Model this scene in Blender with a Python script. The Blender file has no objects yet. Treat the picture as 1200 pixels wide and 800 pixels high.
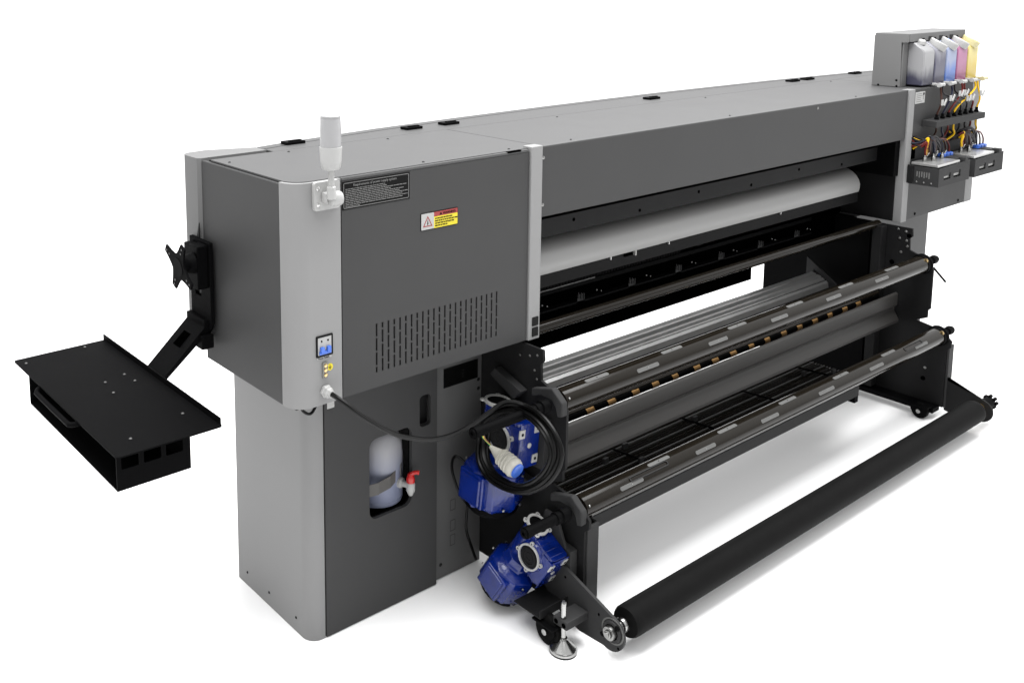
import bpy, bmesh, math, random
from mathutils import Vector, Matrix
from mathutils.geometry import tessellate_polygon
random.seed(7)
S = bpy.context.scene
COL = S.collection
PI = math.pi

# ---------------------------------------------------------------- materials
def mat(name, col, rough=.5, metal=0., spec=.5, bump=0., bscale=300., var=.0, vscale=6., coat=0., trans=0., emis=None, alpha=None):
    m = bpy.data.materials.new(name); m.use_nodes = True
    nt = m.node_tree; b = nt.nodes['Principled BSDF']
    b.inputs['Base Color'].default_value = (*col, 1)
    b.inputs['Roughness'].default_value = rough
    b.inputs['Metallic'].default_value = metal
    b.inputs['Specular IOR Level'].default_value = spec
    b.inputs['Coat Weight'].default_value = coat
    b.inputs['Coat Roughness'].default_value = .08
    b.inputs['Transmission Weight'].default_value = trans
    tc = nt.nodes.new('ShaderNodeTexCoord')
    if bump:
        n = nt.nodes.new('ShaderNodeTexNoise'); n.inputs['Scale'].default_value = bscale; n.inputs['Detail'].default_value = 3
        nt.links.new(tc.outputs['Object'], n.inputs['Vector'])
        bp = nt.nodes.new('ShaderNodeBump'); bp.inputs['Strength'].default_value = bump; bp.inputs['Distance'].default_value = .002
        nt.links.new(n.outputs['Fac'], bp.inputs['Height']); nt.links.new(bp.outputs['Normal'], b.inputs['Normal'])
    if var:
        n = nt.nodes.new('ShaderNodeTexNoise'); n.inputs['Scale'].default_value = vscale; n.inputs['Detail'].default_value = 6
        n.inputs['Roughness'].default_value = .6
        nt.links.new(tc.outputs['Object'], n.inputs['Vector'])
        r = nt.nodes.new('ShaderNodeMapRange'); r.inputs['From Min'].default_value = .25; r.inputs['From Max'].default_value = .75
        r.inputs['To Min'].default_value = 1 - var; r.inputs['To Max'].default_value = 1 + var
        nt.links.new(n.outputs['Fac'], r.inputs['Value'])
        mx = nt.nodes.new('ShaderNodeMix'); mx.data_type = 'RGBA'; mx.blend_type = 'MULTIPLY'; mx.inputs[0].default_value = 1
        mx.inputs[6].default_value = (*col, 1)
        nt.links.new(r.outputs['Result'], mx.inputs[7]); nt.links.new(mx.outputs[2], b.inputs['Base Color'])
        r2 = nt.nodes.new('ShaderNodeMapRange'); r2.inputs['To Min'].default_value = max(.02, rough - .07); r2.inputs['To Max'].default_value = min(1, rough + .07)
        nt.links.new(n.outputs['Fac'], r2.inputs['Value']); nt.links.new(r2.outputs['Result'], b.inputs['Roughness'])
    return m

M = dict(
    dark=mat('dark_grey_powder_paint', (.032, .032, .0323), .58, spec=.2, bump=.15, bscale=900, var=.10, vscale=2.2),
    top=mat('grey_paint_baked_shading', (.050, .050, .0505), .55, spec=.25, bump=.12, bscale=900, var=.05, vscale=3),  # lighter copy of the dark paint; brighter top light is put into the colour
    light=mat('light_grey_powder_paint', (.180, .180, .180), .6, spec=.2, bump=.1, bscale=900, var=.03, vscale=3),
    stand=mat('charcoal_stand_paint', (.008, .008, .0083), .6, spec=.1, bump=.2, bscale=700, var=.12, vscale=5),
    standl=mat('grey_stand_paint', (.024, .024, .0244), .6, spec=.1, bump=.2, bscale=700, var=.1, vscale=5),
    black=mat('black_paint', (.0012, .0012, .0014), .65, spec=.04, bump=.25, bscale=600, var=.2),
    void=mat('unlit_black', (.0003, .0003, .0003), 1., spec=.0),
    light2=mat('pedestal_grey_paint', (.175, .175, .175), .55, spec=.25, bump=.1, bscale=900, var=.03, vscale=3),
    holder=mat('holder_grey_paint', (.11, .11, .11), .6, spec=.2, bump=.1, bscale=900, var=.03, vscale=3),
    shaft=mat('dark_anodised_shaft', (.0065, .0052, .0036), .13, spec=.13, var=.06, vscale=2),
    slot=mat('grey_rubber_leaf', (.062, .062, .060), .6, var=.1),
    alu=mat('brushed_aluminium', (.46, .46, .455), .3, metal=.75, var=.08, vscale=12),
    steel=mat('machined_steel', (.30, .30, .295), .2, metal=1., var=.08, vscale=20),
    screw=mat('zinc_screw', (.22, .22, .215), .35, metal=1.),
    platen=mat('matt_white_aluminium', (.25, .25, .247), .42, metal=.2, spec=.3, var=.02, vscale=5),
    rubber=mat('black_rubber', (.0035, .0035, .0035), .7, spec=.05, bump=.15, bscale=400, var=.25, vscale=14),
    cable=mat('black_cable_sheath', (.0015, .0015, .0015), .36, spec=.16),
    blue=mat('glossy_blue_enamel', (.0003, .0095, .112), .24, spec=.3, bump=.7, bscale=110, var=.32, vscale=20, coat=.4),
    bluel=mat('pale_blue_face', (.05, .10, .33), .4),
    lug=mat('bare_cast_face', (.34, .34, .33), .5, metal=.2),
    white=mat('white_plastic', (.29, .29, .286), .4, spec=.3),
    cream=mat('cream_plastic', (.36, .35, .31), .4, spec=.3),
    sky=mat('bright_blue_plastic', (.03, .10, .42), .35),
    red=mat('red_plastic', (.36, .008, .007), .3),
    redd=mat('dark_red_print', (.20, .012, .011), .5),
    yellow=mat('yellow_print', (.46, .38, .0), .5),
    black_print=mat('black_print', (.001, .001, .001), .5, spec=.1),
    text=mat('pale_grey_print', (.10, .10, .098), .5),
    tan=mat('tan_masking_tape', (.34, .19, .065), .6, var=.15, vscale=40),
    brass=mat('brass', (.62, .45, .22), .3, metal=1.),
    tank=mat('milky_waste_tank', (.36, .37, .40), .45, var=.06, vscale=12),
    band=mat('grey_strap', (.06, .057, .054), .6),
    shelf=mat('black_powder_coat', (.0022, .0022, .0024), .62, spec=.02, bump=.3, bscale=900, var=.15),
    blk_chip=mat('socket_black', (.001, .001, .001), .5, spec=.1),
)
def two_tone(name, low, high, z, soft=.02, rough=.35, streak=.1, tr=.0):
    """translucent bottle wall with an ink level at object height z"""
    m = bpy.data.materials.new(name); m.use_nodes = True; nt = m.node_tree; b = nt.nodes['Principled BSDF']
    tc = nt.nodes.new('ShaderNodeTexCoord'); sp = nt.nodes.new('ShaderNodeSeparateXYZ'); nt.links.new(tc.outputs['Object'], sp.inputs[0])
    n = nt.nodes.new('ShaderNodeTexNoise'); n.inputs['Scale'].default_value = 26; n.inputs['Detail'].default_value = 4
    mp = nt.nodes.new('ShaderNodeMapping'); mp.inputs['Scale'].default_value = (1, 1, .25)
    nt.links.new(tc.outputs['Object'], mp.inputs[0]); nt.links.new(mp.outputs[0], n.inputs['Vector'])
    ad = nt.nodes.new('ShaderNodeMath'); ad.operation = 'MULTIPLY_ADD'; ad.inputs[1].default_value = -streak; nt.links.new(n.outputs['Fac'], ad.inputs[0])
    nt.links.new(sp.outputs['Z'], ad.inputs[2])
    r = nt.nodes.new('ShaderNodeMapRange'); r.inputs['From Min'].default_value = z - soft - streak * .5; r.inputs['From Max'].default_value = z + soft - streak * .5
    nt.links.new(ad.outputs[0], r.inputs['Value'])
    mx = nt.nodes.new('ShaderNodeMix'); mx.data_type = 'RGBA'; mx.inputs[6].default_value = (*low, 1); mx.inputs[7].default_value = (*high, 1)
    nt.links.new(r.outputs['Result'], mx.inputs[0]); nt.links.new(mx.outputs[2], b.inputs['Base Color'])
    b.inputs['Roughness'].default_value = rough
    b.inputs['Subsurface Weight'].default_value = tr; b.inputs['Subsurface Radius'].default_value = (.02, .02, .02)
    return m

# ---------------------------------------------------------------- mesh helpers
class MB:
    def __init__(s): s.bm = bmesh.new()
    def box(s, x0, x1, y0, y1, z0, z1):
        bmesh.ops.create_cube(s.bm, size=1, matrix=Matrix.Translation(((x0 + x1) / 2, (y0 + y1) / 2, (z0 + z1) / 2)) @ Matrix.Diagonal((x1 - x0, y1 - y0, z1 - z0, 1)))
        return s
    def obox(s, mtx, sx, sy, sz):
        bmesh.ops.create_cube(s.bm, size=1, matrix=mtx @ Matrix.Diagonal((sx, sy, sz, 1))); return s
    def cyl(s, p0, p1, r, r2=None, n=20, cap=True):
        p0 = Vector(p0); p1 = Vector(p1); d = p1 - p0
        q = d.to_track_quat('Z', 'Y').to_matrix().to_4x4()
        bmesh.ops.create_cone(s.bm, cap_ends=cap, segments=n, radius1=r, radius2=r if r2 is None else r2, depth=d.length,
                              matrix=Matrix.Translation((p0 + p1) / 2) @ q)
        return s
    def ball(s, p, r, n=12):
        bmesh.ops.create_uvsphere(s.bm, u_segments=n, v_segments=max(6, n // 2), radius=r, matrix=Matrix.Translation(p)); return s
    def ring(s, p0, p1, ro, ri, n=28):
        """flat washer / pipe between two points"""
        p0 = Vector(p0); p1 = Vector(p1); q = (p1 - p0).to_track_quat('Z', 'Y').to_matrix()
        loops = []
        for p, r in ((p0, ro), (p1, ro), (p1, ri), (p0, ri)):
            loops.append([s.bm.verts.new(p + q @ Vector((math.cos(2 * PI * i / n) * r, math.sin(2 * PI * i / n) * r, 0))) for i in range(n)])
        for a in range(4):
            A, B = loops[a], loops[(a + 1) % 4]
            for i in range(n): s.bm.faces.new((A[i], A[(i + 1) % n], B[(i + 1) % n], B[i]))
        return s
    def lathe(s, p0, axis, prof, n=28):
        """prof = [(distance along axis, radius)]"""
        q = Vector(axis).to_track_quat('Z', 'Y').to_matrix(); p0 = Vector(p0); L = []
        for t, r in prof:
            L.append([s.bm.verts.new(p0 + q @ Vector((math.cos(2 * PI * i / n) * r, math.sin(2 * PI * i / n) * r, t))) for i in range(n)])
        for A, B in zip(L, L[1:]):
            for i in range(n): s.bm.faces.new((A[i], A[(i + 1) % n], B[(i + 1) % n], B[i]))
        s.bm.faces.new(L[0][::-1]); s.bm.faces.new(L[-1]); return s
    def tube(s, pts, r, n=8, sub=6, closed=False):
        P = [Vector(p) for p in pts]; path = []
        N = len(P)
        rng = range(N if closed else N - 1)
        for i in rng:
            g = (lambda k: P[k % N]) if closed else (lambda k: P[min(max(k, 0), N - 1)])
            a, b, c, d = g(i - 1), g(i), g(i + 1), g(i + 2)
            for k in range(sub):
                t = k / sub
                path.append(.5 * ((2 * b) + (c - a) * t + (2 * a - 5 * b + 4 * c - d) * t * t + (3 * b - a - 3 * c + d) * t ** 3))
        if not closed: path.append(P[-1])
        K = len(path); L = []; up = Vector((.13, .27, .95)).normalized()
        for i, p in enumerate(path):
            nx = path[(i + 1) % K] if (closed or i < K - 1) else p; pv = path[i - 1] if (closed or i > 0) else p
            t = (nx - pv).normalized(); u = up - t * up.dot(t)
            if u.length < 1e-4: u = t.orthogonal()
            u.normalize(); up = u; v = t.cross(u)
            L.append([s.bm.verts.new(p + u * math.cos(2 * PI * j / n) * r + v * math.sin(2 * PI * j / n) * r) for j in range(n)])
        for i in range(K if closed else K - 1):
            A, B = L[i], L[(i + 1) % K]
            for j in range(n): s.bm.faces.new((A[j], A[(j + 1) % n], B[(j + 1) % n], B[j]))
        if not closed: s.bm.faces.new(L[0][::-1]); s.bm.faces.new(L[-1])
        return s
    def prism(s, outer, plane, t0, t1, holes=()):
        """polygon with holes in a coordinate plane, extruded along the third axis. plane 'x': (y,z); 'y': (x,z); 'z': (x,y)"""
        f = {'x': lambda a, b, t: (t, a, b), 'y': lambda a, b, t: (a, t, b), 'z': lambda a, b, t: (a, b, t)}[plane]
        loops = [list(outer)] + [list(h) for h in holes]
        flat = [p for l in loops for p in l]
        tri = tessellate_polygon([[Vector((a, b, 0)) for a, b in l] for l in loops])
        V0 = [s.bm.verts.new(f(a, b, t0)) for a, b in flat]; V1 = [s.bm.verts.new(f(a, b, t1)) for a, b in flat]
        for t in tri:
            if len(set(t)) < 3: continue
            try: s.bm.faces.new([V0[i] for i in t]); s.bm.faces.new([V1[i] for i in reversed(t)])
            except ValueError: pass
        k = 0
        for l in loops:
            n = len(l)
            for i in range(n):
                a, b = k + i, k + (i + 1) % n
                s.bm.faces.new((V0[a], V0[b], V1[b], V1[a]))
            k += n
        return s
    def xf(s, m): s.bm.transform(m); return s
    def build(s, name, m, parent=None, bevel=0., smooth=False, label=None, seg=2):
        bmesh.ops.recalc_face_normals(s.bm, faces=s.bm.faces)
        me = bpy.data.meshes.new(name); s.bm.to_mesh(me); s.bm.free()
        o = bpy.data.objects.new(name, me); COL.objects.link(o)
        me.materials.append(m)
        if smooth:
            for p in me.polygons: p.use_smooth = True
            try: me.set_sharp_from_angle(angle=math.radians(38))
            except Exception: pass
        if bevel:
            b = o.modifiers.new('bevel', 'BEVEL'); b.width = bevel; b.segments = seg; b.limit_method = 'ANGLE'; b.angle_limit = math.radians(40)
        if parent: o.parent = parent
        if label: o['label'] = label
        return o
def root(name, label, cat, loc=(0, 0, 0), group=None):
    o = bpy.data.objects.new(name, None); COL.objects.link(o); o.location = loc; o.empty_display_size = .1
    o['label'] = label; o['category'] = cat
    if group: o['group'] = group
    return o
def rr(x0, x1, z0, z1, r, n=5):
    """rounded rectangle loop"""
    P = []
    for cx, cz, a0 in ((x1 - r, z1 - r, 0), (x0 + r, z1 - r, 90), (x0 + r, z0 + r, 180), (x1 - r, z0 + r, 270)):
        for k in range(n + 1):
            a = math.radians(a0 + 90 * k / n); P.append((cx + r * math.cos(a), cz + r * math.sin(a)))
    return P
def textmesh(name, txt, size, mtx, m, parent, thick=.0004, align='LEFT'):
    c = bpy.data.curves.new(name, 'FONT'); c.body = txt; c.size = size; c.extrude = thick; c.align_x = align
    o = bpy.data.objects.new(name + '_tmp', c); COL.objects.link(o)
    bpy.context.view_layer.update()
    dg = bpy.context.evaluated_depsgraph_get()
    me = bpy.data.meshes.new_from_object(o.evaluated_get(dg)); bpy.data.objects.remove(o)
    me.transform(mtx); me.materials.clear(); me.materials.append(m)
    t = bpy.data.objects.new(name, me); COL.objects.link(t); t.parent = parent
    return t
def face_y(x, y, z):  # text lying on a face that looks along -y
    return Matrix.Translation((x, y, z)) @ Matrix.Rotation(PI / 2, 4, 'X')
def screws(pts, parent, axis=(0, -1, 0), r=.005, m=None, name='screw'):
    a = Vector(axis)
    for p in pts:
        MB().lathe(Vector(p) - a * .002, a, [(0, r), (.003, r), (.0045, r * .6)], n=10).build(name, m or M['screw'], parent, smooth=True)

# ---------------------------------------------------------------- setting
fl = MB(); fl.box(-60, 60, -60, 60, -.02, 0)
floor = fl.build('floor', mat('white_studio_floor', (.90, .90, .90), .6, spec=.2), None); floor['kind'] = 'structure'

H, HB = 1.40, .812
XW, XT, D = .837, .887, .467
P = root('printer', 'wide grey roll-to-roll textile printer with blue gear motors and open take-up rollers', 'printer')

# ================================================================ LEFT HEAD CABINET
uc = MB()
uc.box(.022, .880, .022, .462, HB + .006, H - .006)
uc = uc.build('left_cabinet', M['void'], P, label='left cabinet of the printer with rounded pale corner column')
# side panel
MB().box(-.001, .012, .0585, .467, HB, H - .005).build('side_panel', M['dark'], uc, bevel=.0025)
# rounded corner column
def arc(cx, cy, r, a0, a1, n=10): return [(cx + r * math.cos(math.radians(a0 + (a1 - a0) * k / n)), cy + r * math.sin(math.radians(a0 + (a1 - a0) * k / n))) for k in range(n + 1)]
colp = [(-.0015, .0575), (-.0015, .054)] + arc(.052, .0525, .0535, 180, 270) + [(.1470, -.001), (.1470, .012), (.03, .03), (.012, .0575)]
MB().prism(colp, 'z', HB - .001, H - .001).build('corner_column', M['light'], uc, smooth=True, bevel=.002)
# front panel with vent slots
xs0, xs1, NS = .262, .708, 23
holes = []
for i in range(NS):
    x = xs0 + (xs1 - xs0) * i / (NS - 1)
    ph = (i % 2)
    z = .990; segs = ([.036, .036, .036, .016] if not ph else [.016, .036, .036, .036])
    for L in segs:
        holes.append([(x - .0030, z - L), (x + .0030, z - L), (x + .0030, z), (x - .0030, z)]); z -= L + .0042
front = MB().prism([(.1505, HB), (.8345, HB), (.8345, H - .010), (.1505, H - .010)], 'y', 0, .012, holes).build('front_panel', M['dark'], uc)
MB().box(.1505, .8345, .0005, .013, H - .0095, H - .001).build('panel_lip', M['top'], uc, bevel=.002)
# top sheet
topo = [(.009, .062)] + arc(.058, .0585, .0495, 180, 270) + [(.894, .009), (.894, .431), (.009, .431)]
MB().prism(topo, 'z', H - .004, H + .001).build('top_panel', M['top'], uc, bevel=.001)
MB().box(.745, .800, -.001, .0085, H - .004, H + .0005).build('catch_slot', M['void'], uc)
# trim post
MB().box(.8385, .8870, -.006, .03, HB - .002, H + .0055).build('trim_post', M['light'], uc, bevel=.0025)
for k, (z0, z1) in enumerate(((.853, .881), (.820, .848))):
    so = MB().box(.8530, .8790, -.009, -.006, z0, z1).build('data_socket', M['blk_chip'], uc, bevel=.0015)
    MB().box(.860, .872, -.0095, -.009, z0 + .006, z0 + .016).build('socket_mouth', M['stand'], so) if False else None
screws([(.05, .02, 0)] and [(.2, -.0, 1.0)][:0] or [(.45, .03, H + .001), (.78, .03, H + .001), (.03, .36, H + .001), (.25, .40, H + .001), (.62, .40, H + .001)], uc, (0, 0, 1), .004, M['standl'])
# requirements label
LBL = MB().box(.1525, .3755, -.0012, 0, 1.3145, 1.388).build('notice_label', M['black_print'], uc, label='black notice label with pale lettering')
lb = MB()
x0, x1, z0, z1, w = .1560, .3720, 1.3180, 1.3845, .0016
for a in ((x0, x1, z0, z0 + w), (x0, x1, z1 - w, z1), (x0, x0 + w, z0, z1), (x1 - w, x1, z0, z1)): lb.box(a[0], a[1], -.0018, -.0012, a[2], a[3])
lb.build('label_border', M['text'], LBL)
textmesh('label_heading', 'Requirements of power supply system', .0092, face_y(.187, -.0016, 1.3735), M['text'], LBL)
lines = MB(); rl = [.62, .64, .97, .72, .93, .86, 1., .9, 1., .88, .2]
for i, f in enumerate(rl):
    z = 1.3685 - i * .00455; x = .162
    while x < .162 + .203 * f:
        wl_ = random.uniform(.004, .014); lines.box(x, min(x + wl_, .368), -.0018, -.0012, z - .0019, z); x += wl_ + .0016
lines.build('label_text_lines', M['text'], LBL)
# warning sticker
ST = MB().prism(rr(.4145, .5510, 1.2175, 1.2665, .003), 'y', -.0012, 0).build('warning_sticker', M['black_print'], uc, label='white, red and yellow warning sticker')
MB().prism(rr(.4165, .4620, 1.2195, 1.2645, .002), 'y', -.0018, -.0012).build('white_field', M['white'], ST)
MB().box(.4620, .5490, -.0018, -.0012, 1.2195, 1.2515).build('yellow_field', M['yellow'], ST)
MB().box(.4620, .5490, -.0018, -.0012, 1.2518, 1.2645).build('red_field', M['redd'], ST)
def tri(cx, cz, r): return [(cx + r * 1.0 * math.cos(math.radians(a)), cz + r * math.sin(math.radians(a))) for a in (90, 210, 330)]
MB().prism(tri(.4392, 1.2375, .0195), 'y', -.0024, -.0018, [tri(.4392, 1.2375, .0150)]).build('warning_triangle', M['redd'], ST)
MB().prism([(.4392, 1.231), (.4415, 1.236), (.4400, 1.240), (.4398, 1.246), (.4380, 1.240), (.4372, 1.235)], 'y', -.0024, -.0018).build('flame_mark', M['black_print'], ST)
textmesh('warning_word', '\u25b2 WARNING', .0098, face_y(.482, -.0022, 1.2545), M['black_print'], ST)
ln = MB()
for i, f in enumerate((.78, .95, .88, .55)):
    z = 1.2475 - i * .0068; x = .466
    while x < .466 + .078 * f:
        w_ = random.uniform(.004, .011); ln.box(x, x + w_, -.0024, -.0018, z - .003, z); x += w_ + .0018
ln.build('warning_text_lines', M['black_print'], ST)
# signal beacon
be = MB().prism(rr(.0590, .1370, 1.3270, 1.4000, .008), 'y', -.012, -.0012).build('signal_beacon', M['white'], uc, bevel=.003, smooth=True, label='white signal lamp on a short pole')
kn = MB(); kn.lathe((.0900, -.034, 1.3590), (1, -.2, 0), [(-.003, .012), (0, .0175), (.008, .019), (.026, .019), (.032, .0165), (.035, .010)], 24)
kn.box(.080, .102, -.034, -.012, 1.348, 1.374)
kn.build('knuckle', M['white'], be, smooth=True, bevel=.002)
MB().lathe((.0870, -.046, 1.362), (0, 0, 1), [(0, .0115), (.030, .0115), (.033, .008), (.082, .008)], 20).build('pole', M['white'], be, smooth=True)
MB().lathe((.0865, -.046, 1.437), (0, 0, 1), [(0, .0215), (.003, .0240), (.020, .0260), (.053, .0280), (.0560, .0280), (.0565, .0262)], 40).build('lamp_base', M['white'], be, smooth=True)
lens = mat('frosted_lens', (.30, .30, .305), .22, spec=.5, trans=.25)
MB().lathe((.0865, -.046, 1.493), (0, 0, 1), [(0, .0262), (.04, .0262), (.070, .0252), (.0765, .0240), (.0800, .0195), (.0805, .006)], 40).build('lamp_lens', lens, be, smooth=True)
MB().lathe((.0865, -.046, 1.5655), (0, 0, 1), [(0, .0254), (.003, .0254)], 40).build('lens_rim', mat('lens_rim', (.22, .22, .22), .4), be, smooth=True)
screws([(.0700, -.012, 1.384), (.0700, -.012, 1.343)], be, (0, -1, 0), .0055, M['alu'])
# breaker, terminals, gland
br = MB().prism(rr(.0650, .1165, .9420, .9980, .002), 'y', -.004, -.001, [[(.0695, .946), (.1125, .946), (.1125, .9935), (.0695, .9935)]]).build('breaker_window', M['black_print'], uc)
MB().box(.0695, .1125, -.003, -.001, .946, .9935).build('breaker_face', M['white'], br)
for x in (.0760, .0960): MB().box(x, x + .011, -.011, -.003, .953, .968).build('switch_lever', M['sky'], br, bevel=.001)
MB().box(.0735, .1095, -.007, -.003, .948, .957).build('lever_bridge', M['sky'], br, bevel=.001)
screws([(.0815, -.003, .983), (.1015, -.003, .983)], br, (0, -1, 0), .0025, M['black'])
MB().box(.0690, .1130, -.0016, -.001, .9345, .9400).build('name_strip', M['white'], uc)
textmesh('name_strip_text', 'Power Switch', .0062, face_y(.0715, -.0020, .9353), M['black_print'], uc)
tb = MB().box(.0830, .0990, -.006, -.001, .884, .925).build('terminal_block', mat('grey_block', (.12, .12, .11), .5), uc, bevel=.001)
for z in (.892, .905, .917): MB().lathe((.091, -.006, z), (0, -1, 0), [(0, .005), (.002, .005), (.003, .003)], 12).build('terminal_screw', M['brass'], tb, smooth=True)
es = MB().lathe((.1080, -.001, .908), (0, -1, 0), [(0, .0095), (.0006, .0095)], 24).build('earth_sticker', M['yellow'], uc)
eb = MB(); eb.box(.1075, .1085, -.0022, -.0016, .908, .914)
for i, w_ in enumerate((.005, .0032, .0014)): eb.box(.108 - w_, .108 + w_, -.0022, -.0016, .9075 - i * .0024, .9085 - i * .0024)
eb.build('earth_mark', M['black_print'], es)
MB().lathe((.0930, -.001, .8470), (0, -1, 0), [(0, .0175), (.008, .0175), (.010, .0150), (.018, .0150), (.022, .0110), (.030, .0105)], 6).build('cable_gland', M['white'], uc, bevel=.001)
# cable loop and tag under the cabinet edge
MB().tube([(.05, .06, .812), (.055, .05, .785), (.075, .045, .772), (.095, .05, .785), (.11, .06, .812)], .004).build('cable_loop', M['cable'], uc, smooth=True)
MB().box(.035, .14, .05, .12, .788, .812).build('drain_lip', M['black'], uc, bevel=.004)
MB().box(.124, .146, .035, .037, .775, .795).build('paper_tag', M['white'], uc)

# rear light shell
shell = [(-.010, .478), (-.011, .548), (-.004, .566), (.012, .578), (.075, .584), (.217, .532), (.217, .470), (.03, .4695), (.0, .4695)]
sh = MB().prism(shell, 'z', .835, H + .0005).build('rear_shell', M['holder'], P, bevel=.006, smooth=True, seg=3)
MB().prism([(.4697, 1.215), (.4697, 1.03), (.492, 1.03), (.492, 1.15)], 'x', -.0135, -.0105).build('shell_notch', M['stand'], sh)
# rear hood strip along the top
N = 30; back = []
kx = [.219, .34, .69, 1.14, 1.61, 2.28, 3.1, 3.99]; ky = [.530, .553, .598, .625, .640, .648, .620, .555]
for k in range(N + 1):
    x = .219 + (3.99 - .219) * k / N
    for q in range(7):
        if kx[q] <= x <= kx[q + 1] + 1e-6: t = (x - kx[q]) / (kx[q + 1] - kx[q]); back.append((x, ky[q] * (1 - t) + ky[q + 1] * t)); break
hood = [(.219, .4345), (3.99, .4345)] + back[::-1]
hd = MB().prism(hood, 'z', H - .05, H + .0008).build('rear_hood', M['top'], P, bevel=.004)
rim = [(x, y - .045) for x, y in back] + [(x, y - .0425) for x, y in back][::-1]
MB().prism(rim, 'z', H + .0004, H + .0013).build('hood_seam', M['black'], hd)
for x in (.341, .814, .981, 2.099, 3.17, 3.30, 3.754):
    l = MB().box(x - .034, x + .034, .497, .535, H + .0008, H + .010).build('hood_latch', M['black'], P, bevel=.002)
    MB().box(x - .022, x + .022, .501, .512, H + .010, H + .014).build('latch_tongue', M['black'], l, bevel=.001)
# ================================================================ BEAM
bc = MB().box(.8875, 3.1950, .012, .42, 1.19, H - .006).build('beam_cover', M['void'], P, label='long grey cover over the print carriage beam')
MB().box(.8915, 3.1955, 0.001, .012, 1.184, H - .001).build('cover_front', M['dark'], bc, bevel=.002)
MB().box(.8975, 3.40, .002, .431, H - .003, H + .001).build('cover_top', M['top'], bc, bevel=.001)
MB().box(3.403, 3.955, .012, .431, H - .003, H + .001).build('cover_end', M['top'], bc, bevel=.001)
screws([(.897, .001, 1.366), (.897, .001, 1.222), (2.45, .001, 1.385)], bc, (0, -1, 0), .0055)
screws([(x, .03 + .37 * (i % 2), H + .001) for i, x in enumerate((1.05, 1.4, 1.9, 2.3, 2.8, 3.3))], bc, (0, 0, 1), .0035, M['standl'])
ra = MB().box(.8875, 3.19, .096, .112, 1.082, 1.143).build('guard_rail', M['stand'], P, bevel=.002, label='recessed grey rail under the cover')
screws([(1.15 + .34 * i, .096, 1.12 - .02 * (i % 2)) for i in range(6)], ra, (0, -1, 0), .006, M['void'], 'hole')
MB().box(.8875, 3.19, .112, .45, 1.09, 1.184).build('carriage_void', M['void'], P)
# right-hand inner cheek
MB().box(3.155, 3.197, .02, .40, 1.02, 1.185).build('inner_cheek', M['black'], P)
# platen (heated front guide)
pp = [(.132, .944), (.128, .962), (.128, .980), (.134, .998), (.146, 1.016), (.164, 1.031), (.186, 1.041), (.21, 1.047), (.40, 1.075), (.40, 1.05), (.2, 1.02), (.15, .985), (.145, .944)]
pl = MB().prism(pp, 'x', .8885, 3.085).build('heated_platen', M['platen'], P, smooth=True, label='smooth pale curved media platen')
MB().box(.8885, 3.084, .2065, .2095, 1.0465, 1.0505).build('platen_edge', M['alu'], pl)
MB().prism([(.165, .884), (.165, .943), (.40, .943), (.40, .884)], 'x', .8885, 3.15).build('support_strip', M['stand'], P, bevel=.002)
# dark frame below
fr = MB()
fr.box(.8885, 3.19, .26, .44, .676, .886).box(.8885, 2.40, .215, .42, .650, .70)
fr.box(.8885, 3.19, .42, .44, .88, 1.1)
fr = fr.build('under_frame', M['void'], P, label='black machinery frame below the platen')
tr = MB()
tr.box(.8885, 2.0, .235, .258, .866, .872).box(.8885, 2.9, .24, .26, .82, .835).box(.8885, 2.9, .236, .26, .76, .766)
tr.build('frame_rails', M['black'], fr)
chain = MB()
for i in range(64): chain.box(.90 + i * .016, .912 + i * .016, .225, .25, .846, .866)
chain.build('cable_chain', M['black'], fr)
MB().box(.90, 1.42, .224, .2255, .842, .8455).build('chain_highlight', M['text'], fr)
for i in range(7):
    x = 1.06 + i * .283
    fins = MB()
    for k in range(3): fins.box(x + k * .015, x + k * .015 + .003, .232, .236, .778 - .004 * k, .800 - .004 * k)
    fins.box(x, x + .033, .236, .238, .76, .79)
    fins.build('spring_clip', M['standl'], fr)
    for dx, z_, r_ in ((.10, .79, .0035), (.125, .782, .003)): MB().ball((x + dx, .235, z_), r_, 8).build('pin_head', M['screw'], fr, smooth=True)
for x in (1.06, 1.42, 1.75, 2.5): MB().box(x, x + .004, .158, .165, .922, .945).build('sensor_hook', M['alu'], fr)
MB().box(1.545, 1.552, .15, .162, .918, .944).build('sensor_arm', M['lug'], fr)
MB().box(1.50, 1.545, .16, .166, .918, .943).build('sensor_slot', M['void'], fr)
for x in (1.66, 2.02, 2.42): MB().box(x, x + .038, .22, .235, .857, .867).build('frame_tab', M['stand'], fr)
# feed idler
sh1 = MB().cyl((.8885, .07, .80), (3.15, .07, .80), .0175, n=24).build('feed_bar', M['shaft'], P, smooth=True, label='thin dark feed bar below the platen')
# ================================================================ RIGHT CABINET
rc = MB().box(3.21, 3.95, .016, .462, HB + .004, H - .006).build('right_cabinet', M['void'], P, label='right cabinet carrying the ink supply')
MB().box(3.196, 3.205, .03, .42, HB, 1.02).build('inner_side', M['stand'], rc, bevel=.002)
MB().box(3.1965, 3.248, -.006, .03, HB - .002, H + .002).build('trim_post', M['light'], rc, bevel=.0025)
rf = MB().box(3.2505, 3.843, .0, .012, HB, H - .002).build('front_panel', M['dark'], rc, bevel=.002)
colr = [(3.8445, -.001), (3.90, -.001)] + arc(3.915, .055, .0545, 270, 360) + [(3.9695, .46), (3.955, .46), (3.95, .07), (3.8445, .012)]
MB().prism(colr, 'z', HB - .001, H - .001).build('corner_column', M['light'], rc, bevel=.002, smooth=True)
screws([(3.34, 0, .83), (3.78, 0, .83), (3.34, 0, 1.375)], rf, (0, -1, 0), .007, M['void'], 'hole')
pb = MB().box(3.262, 3.352, -.001, 0, 1.335, 1.386).build('rating_plate', M['white'], rf)
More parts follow.
